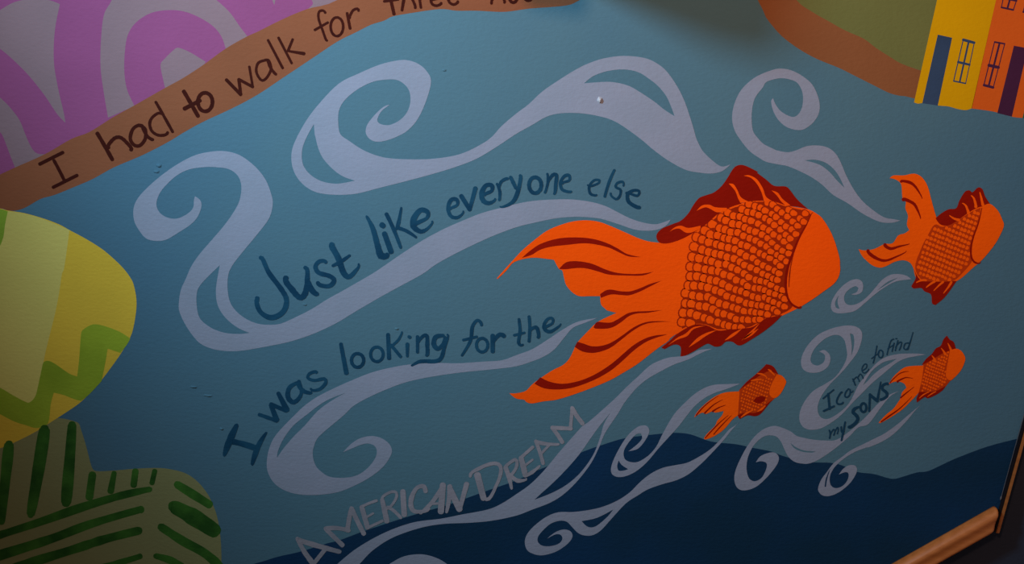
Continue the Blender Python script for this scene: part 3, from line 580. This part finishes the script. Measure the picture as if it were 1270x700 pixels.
letters(lc, 'letter', LL, [
    [('IW 40,580 75,480 120,386', [6, 34, 34, 16]), ('IW 95,490 160,505 235,530', 30), ('IW 305,433 250,520 215,634', [6, 24, 28, 10])],
    [('IW 258,322 310,340 365,360', [18, 20, 20]), ('IW 365,355 330,262', [30, 24]), ('IW 330,258 425,298', 22), ('IW 428,292 376,190', [32, 20])],
    [('IW 490,125 445,155 435,210 465,245 500,225 520,180 503,115', [18, 24, 26, 22, 18, 18]), ('IW 500,130 530,175 580,185', [20, 24, 14])],
    [('IW 612,60 570,68 560,95 600,110 660,100 670,125 630,165 578,163', [18, 16, 16, 16, 18, 18, 16, 14])],
    [('J 408,345 422,420 435,487', [15, 18, 20])], [(ell('J', 490, 425, 30, 34), 14)], [(ell('J', 585, 395, 31, 36), 13)],
    [('J 640,298 645,415', 17), ('J 708,286 690,325 650,358', [8, 12, 12]), ('J 655,350 702,407', 13)], [('J 735,345 735,405', [16, 12]), ('J 742,308 748,312', 14)],
    [('J 785,308 785,385', 14), ('J 785,352 805,312 830,303 833,350 830,400', [12, 14, 15, 17, 15])],
    [('J 912,303 875,310 865,345 885,368 910,345 920,310', [14, 20, 20, 15, 12]), ('J 932,298 915,370 900,415 870,430 800,430 756,450', [8, 15, 18, 18, 15, 8])],
    [('J 1100,252 1080,228 1055,260 1045,330 1003,402', [12, 14, 15, 15, 9]), ('J 1010,325 1077,309', 11)], [(ell('J', 1103, 350, 28, 34), 13)], [('J 1155,303 1155,382', 18), ('J 1160,335 1185,300 1210,306', [12, 18, 18])],
    [('Y 118,80 125,150 115,220 125,240 143,237', [14, 18, 18, 16, 10]), ('Y 88,180 152,164', 14)], [('Y 180,65 185,130 180,217', 17), ('Y 190,152 220,130 235,150 237,192', [14, 20, 20, 18])],
    [('Y 280,132 325,105 325,75 295,80 272,120 285,150 320,155 377,110', [16, 14, 15, 15, 18, 20, 18, 8])]], 1.2)
ld = Thing('painted_lettering', (540, 640), 'pale grey capital lettering AMERICAN DREAM above the navy hill', 'lettering', 'lettering of the mural')
letters(ld, 'chalk', LL, [
    [('AM 55,495 110,600 180,700 195,760', [24, 34, 34]), ('AM 60,505 180,545 392,602', [30, 34, 26]), ('AM 190,690 270,590', 26)],
    [('AM 285,425 340,480 412,550', 30), ('AM 280,420 370,415 462,435', 28), ('AM 452,435 465,340 485,260', 30), ('AM 485,260 530,360 582,460', 30)],
    [('AM 565,250 590,340 610,410', 32), ('AM 565,245 620,220 682,198', 18), ('AM 600,330 655,298', 14), ('AM 610,412 670,385 727,358', 18)],
    [('AM 725,190 745,280 762,360', [26, 34, 36]), ('AM 725,180 780,135 830,130 838,170 800,235 755,258', 18), ('AM 770,250 820,280 872,335', [22, 22, 20])],
    [('N 713,340 720,455', 22)], [('N 825,340 815,315 780,325 755,375 755,420 780,440 842,424', [18, 18, 16, 20, 20, 16, 12])],
    [('N 910,308 900,440', 24), ('N 908,312 860,390 798,447', [16, 18, 10]), ('N 845,402 905,398', 10)], [('N 943,315 940,380 927,443', [22, 18, 10]), ('N 945,330 992,428', 26), ('N 992,430 1027,303', [18, 20])],
    [('DR 70,520 115,690', 38), ('DR 18,532 90,470 180,438 230,450 240,500 210,590 135,698', [18, 22, 22, 22, 22, 20, 20])],
    [('DR 272,465 300,540 317,622', [26, 28, 12]), ('DR 270,468 340,410 357,430 345,480 305,522', 19), ('DR 310,515 360,562 425,548', [18, 26, 10])],
    [('DR 385,395 405,470 415,520', [28, 34, 30]), ('DR 380,400 430,355 472,318', 19), ('DR 405,460 470,410', 13), ('DR 412,528 465,502 520,455', [18, 22, 12])],
    [('DR 492,275 520,350 545,438', 22), ('DR 492,277 560,295 657,298', [22, 22, 14]), ('DR 535,362 592,302', 16)],
    [('DR 612,180 650,230 685,285', 24), ('DR 610,178 680,182 748,185', 24), ('DR 742,188 750,110 755,32', 20), ('DR 757,38 790,95 832,148', 26)]], 1.22)
le = Thing('painted_lettering', (1075, 490), 'small navy handwriting reading I came to find', 'lettering', 'lettering of the mural')
letters(le, 'letterdark', LL, [
    [('CF 68,537 152,468', 12), ('CF 108,500 120,620', 18), ('CF 72,636 155,598', 16)], [('CF 217,488 190,520 175,560 190,582 226,568', 14)],
    [('CF 270,460 246,488 240,518 258,528 279,505 281,468', 12), ('CF 281,464 288,490 304,476', 9)], [('CF 303,383 322,432', 11), ('CF 306,402 322,375 336,368 352,402', 9), ('CF 342,380 353,352 366,345 383,380', 9)],
    [('CF 379,318 408,296 412,268 393,268 375,300 381,330 402,334 428,305', 9)], [('CF 492,122 480,190 463,257', 10), ('CF 450,222 512,173', 8)], [(ell('CF', 522, 185, 19, 30), 11)],
    [('CF 625,70 605,80 590,120 573,192', 10), ('CF 578,145 625,112', 8)], [('CF 628,100 612,165', 10), ('CF 640,66 650,64', 9)], [('CF 658,80 637,160', 10), ('CF 640,135 670,95 688,95 668,155', 10)],
    [('CF 777,15 755,90 735,152', [7, 11, 10]), ('CF 745,100 715,105 705,140 725,150 747,118', 10)]], 1.05)
lf = Thing('painted_lettering', (1062, 545), 'small bold navy handwriting reading my SONS', 'lettering', 'lettering of the mural')
letters(lf, 'letterdark', LL, [
    [('SO 128,518 137,550 130,585', 12), ('SO 140,550 165,510 177,520 166,560', 10), ('SO 175,535 200,492 207,505 197,547', 10)], [('SO 233,488 236,530 250,538', 13), ('SO 266,443 255,510 234,606', [10, 16, 14])],
    [('SO 394,318 350,330 335,360 365,390 375,425 345,465 300,488', [14, 22, 24, 24, 24, 22, 24])], [(ell('SO', 425, 320, 25, 38), 17)],
    [('SO 482,203 475,350', 17), ('SO 482,210 545,262', 22), ('SO 545,262 575,98', [18, 10])], [('SO 637,115 595,125 590,160 625,190 625,225 575,248', [18, 20, 20, 22, 20, 20])]], 1.25)

# ------------------------------------------------------------------ small things on the wall
def lump(name, at, rx, rz, d, mat, seed, **k):
    """a small chipped blister of plaster"""
    r = random.Random(seed); c = on_plane(at); n = 9; vs = [(c.x, -d, c.z)]; fs = []
    for ring, (s, h) in enumerate(((.55, .8), (1, 0))):
        for i in range(n):
            a = 2*math.pi*i/n; q = s*r.uniform(.75, 1.15)
            vs.append((c.x+rx*q*math.cos(a), -d*h, c.z+rz*q*math.sin(a)))
    for i in range(n):
        j = (i+1) % n; fs.append((0, 1+i, 1+j)); fs.append((1+i, 1+n+i, 1+n+j, 1+j))
    return finish(name, vs, fs, mat, **k)
nl = lump('plaster_chip', (743.5, 124), .006, .008, .009, 'plaster', 3, label='small raised white chip on the wide lavender swirl', cat='plaster chip')
for i, (at, a, b, d, m) in enumerate((((197, 205.5), .007, .005, .0035, 'ground'), ((194, 213), .009, .004, .003, 'ground'), ((240, 480), .010, .003, .0035, 'ground'), ((258, 491), .013, .003, .003, 'ground'), ((551, 87), .006, .003, .0025, 'ground'), ((378, 378), .006, .003, .0025, 'ground'), ((492, 408), .006, .003, .003, 'ground'), ((275, 532), .006, .004, .0035, 'ground'))):
    lump('plaster_blister', at, a, b, d, m, i, parent=wall)
# pale cable beside the black corner trim
cx = TR_X-.0035; zt, ze = ZT, on_plane((1240, 620)).z
vs = []; fs = []; n = 8
zz = [zt, ze+.012, ze+.009, ze+.005, ze]; rr = [.0008, .0008, .002, .0026, .001]
for z, r in zip(zz, rr):
    for i in range(n): vs.append((cx+r*math.cos(2*math.pi*i/n), -.0030+r*math.sin(2*math.pi*i/n), z))
for j in range(len(zz)-1):
    for i in range(n): fs.append((j*n+i, j*n+(i+1) % n, (j+1)*n+(i+1) % n, (j+1)*n+i))
fs += [tuple(range(n)), tuple(range((len(zz)-1)*n, len(zz)*n))]
finish('cable', vs, fs, 'cable', label='thin pale cable ending in a bead beside the black corner trim', cat='cable')
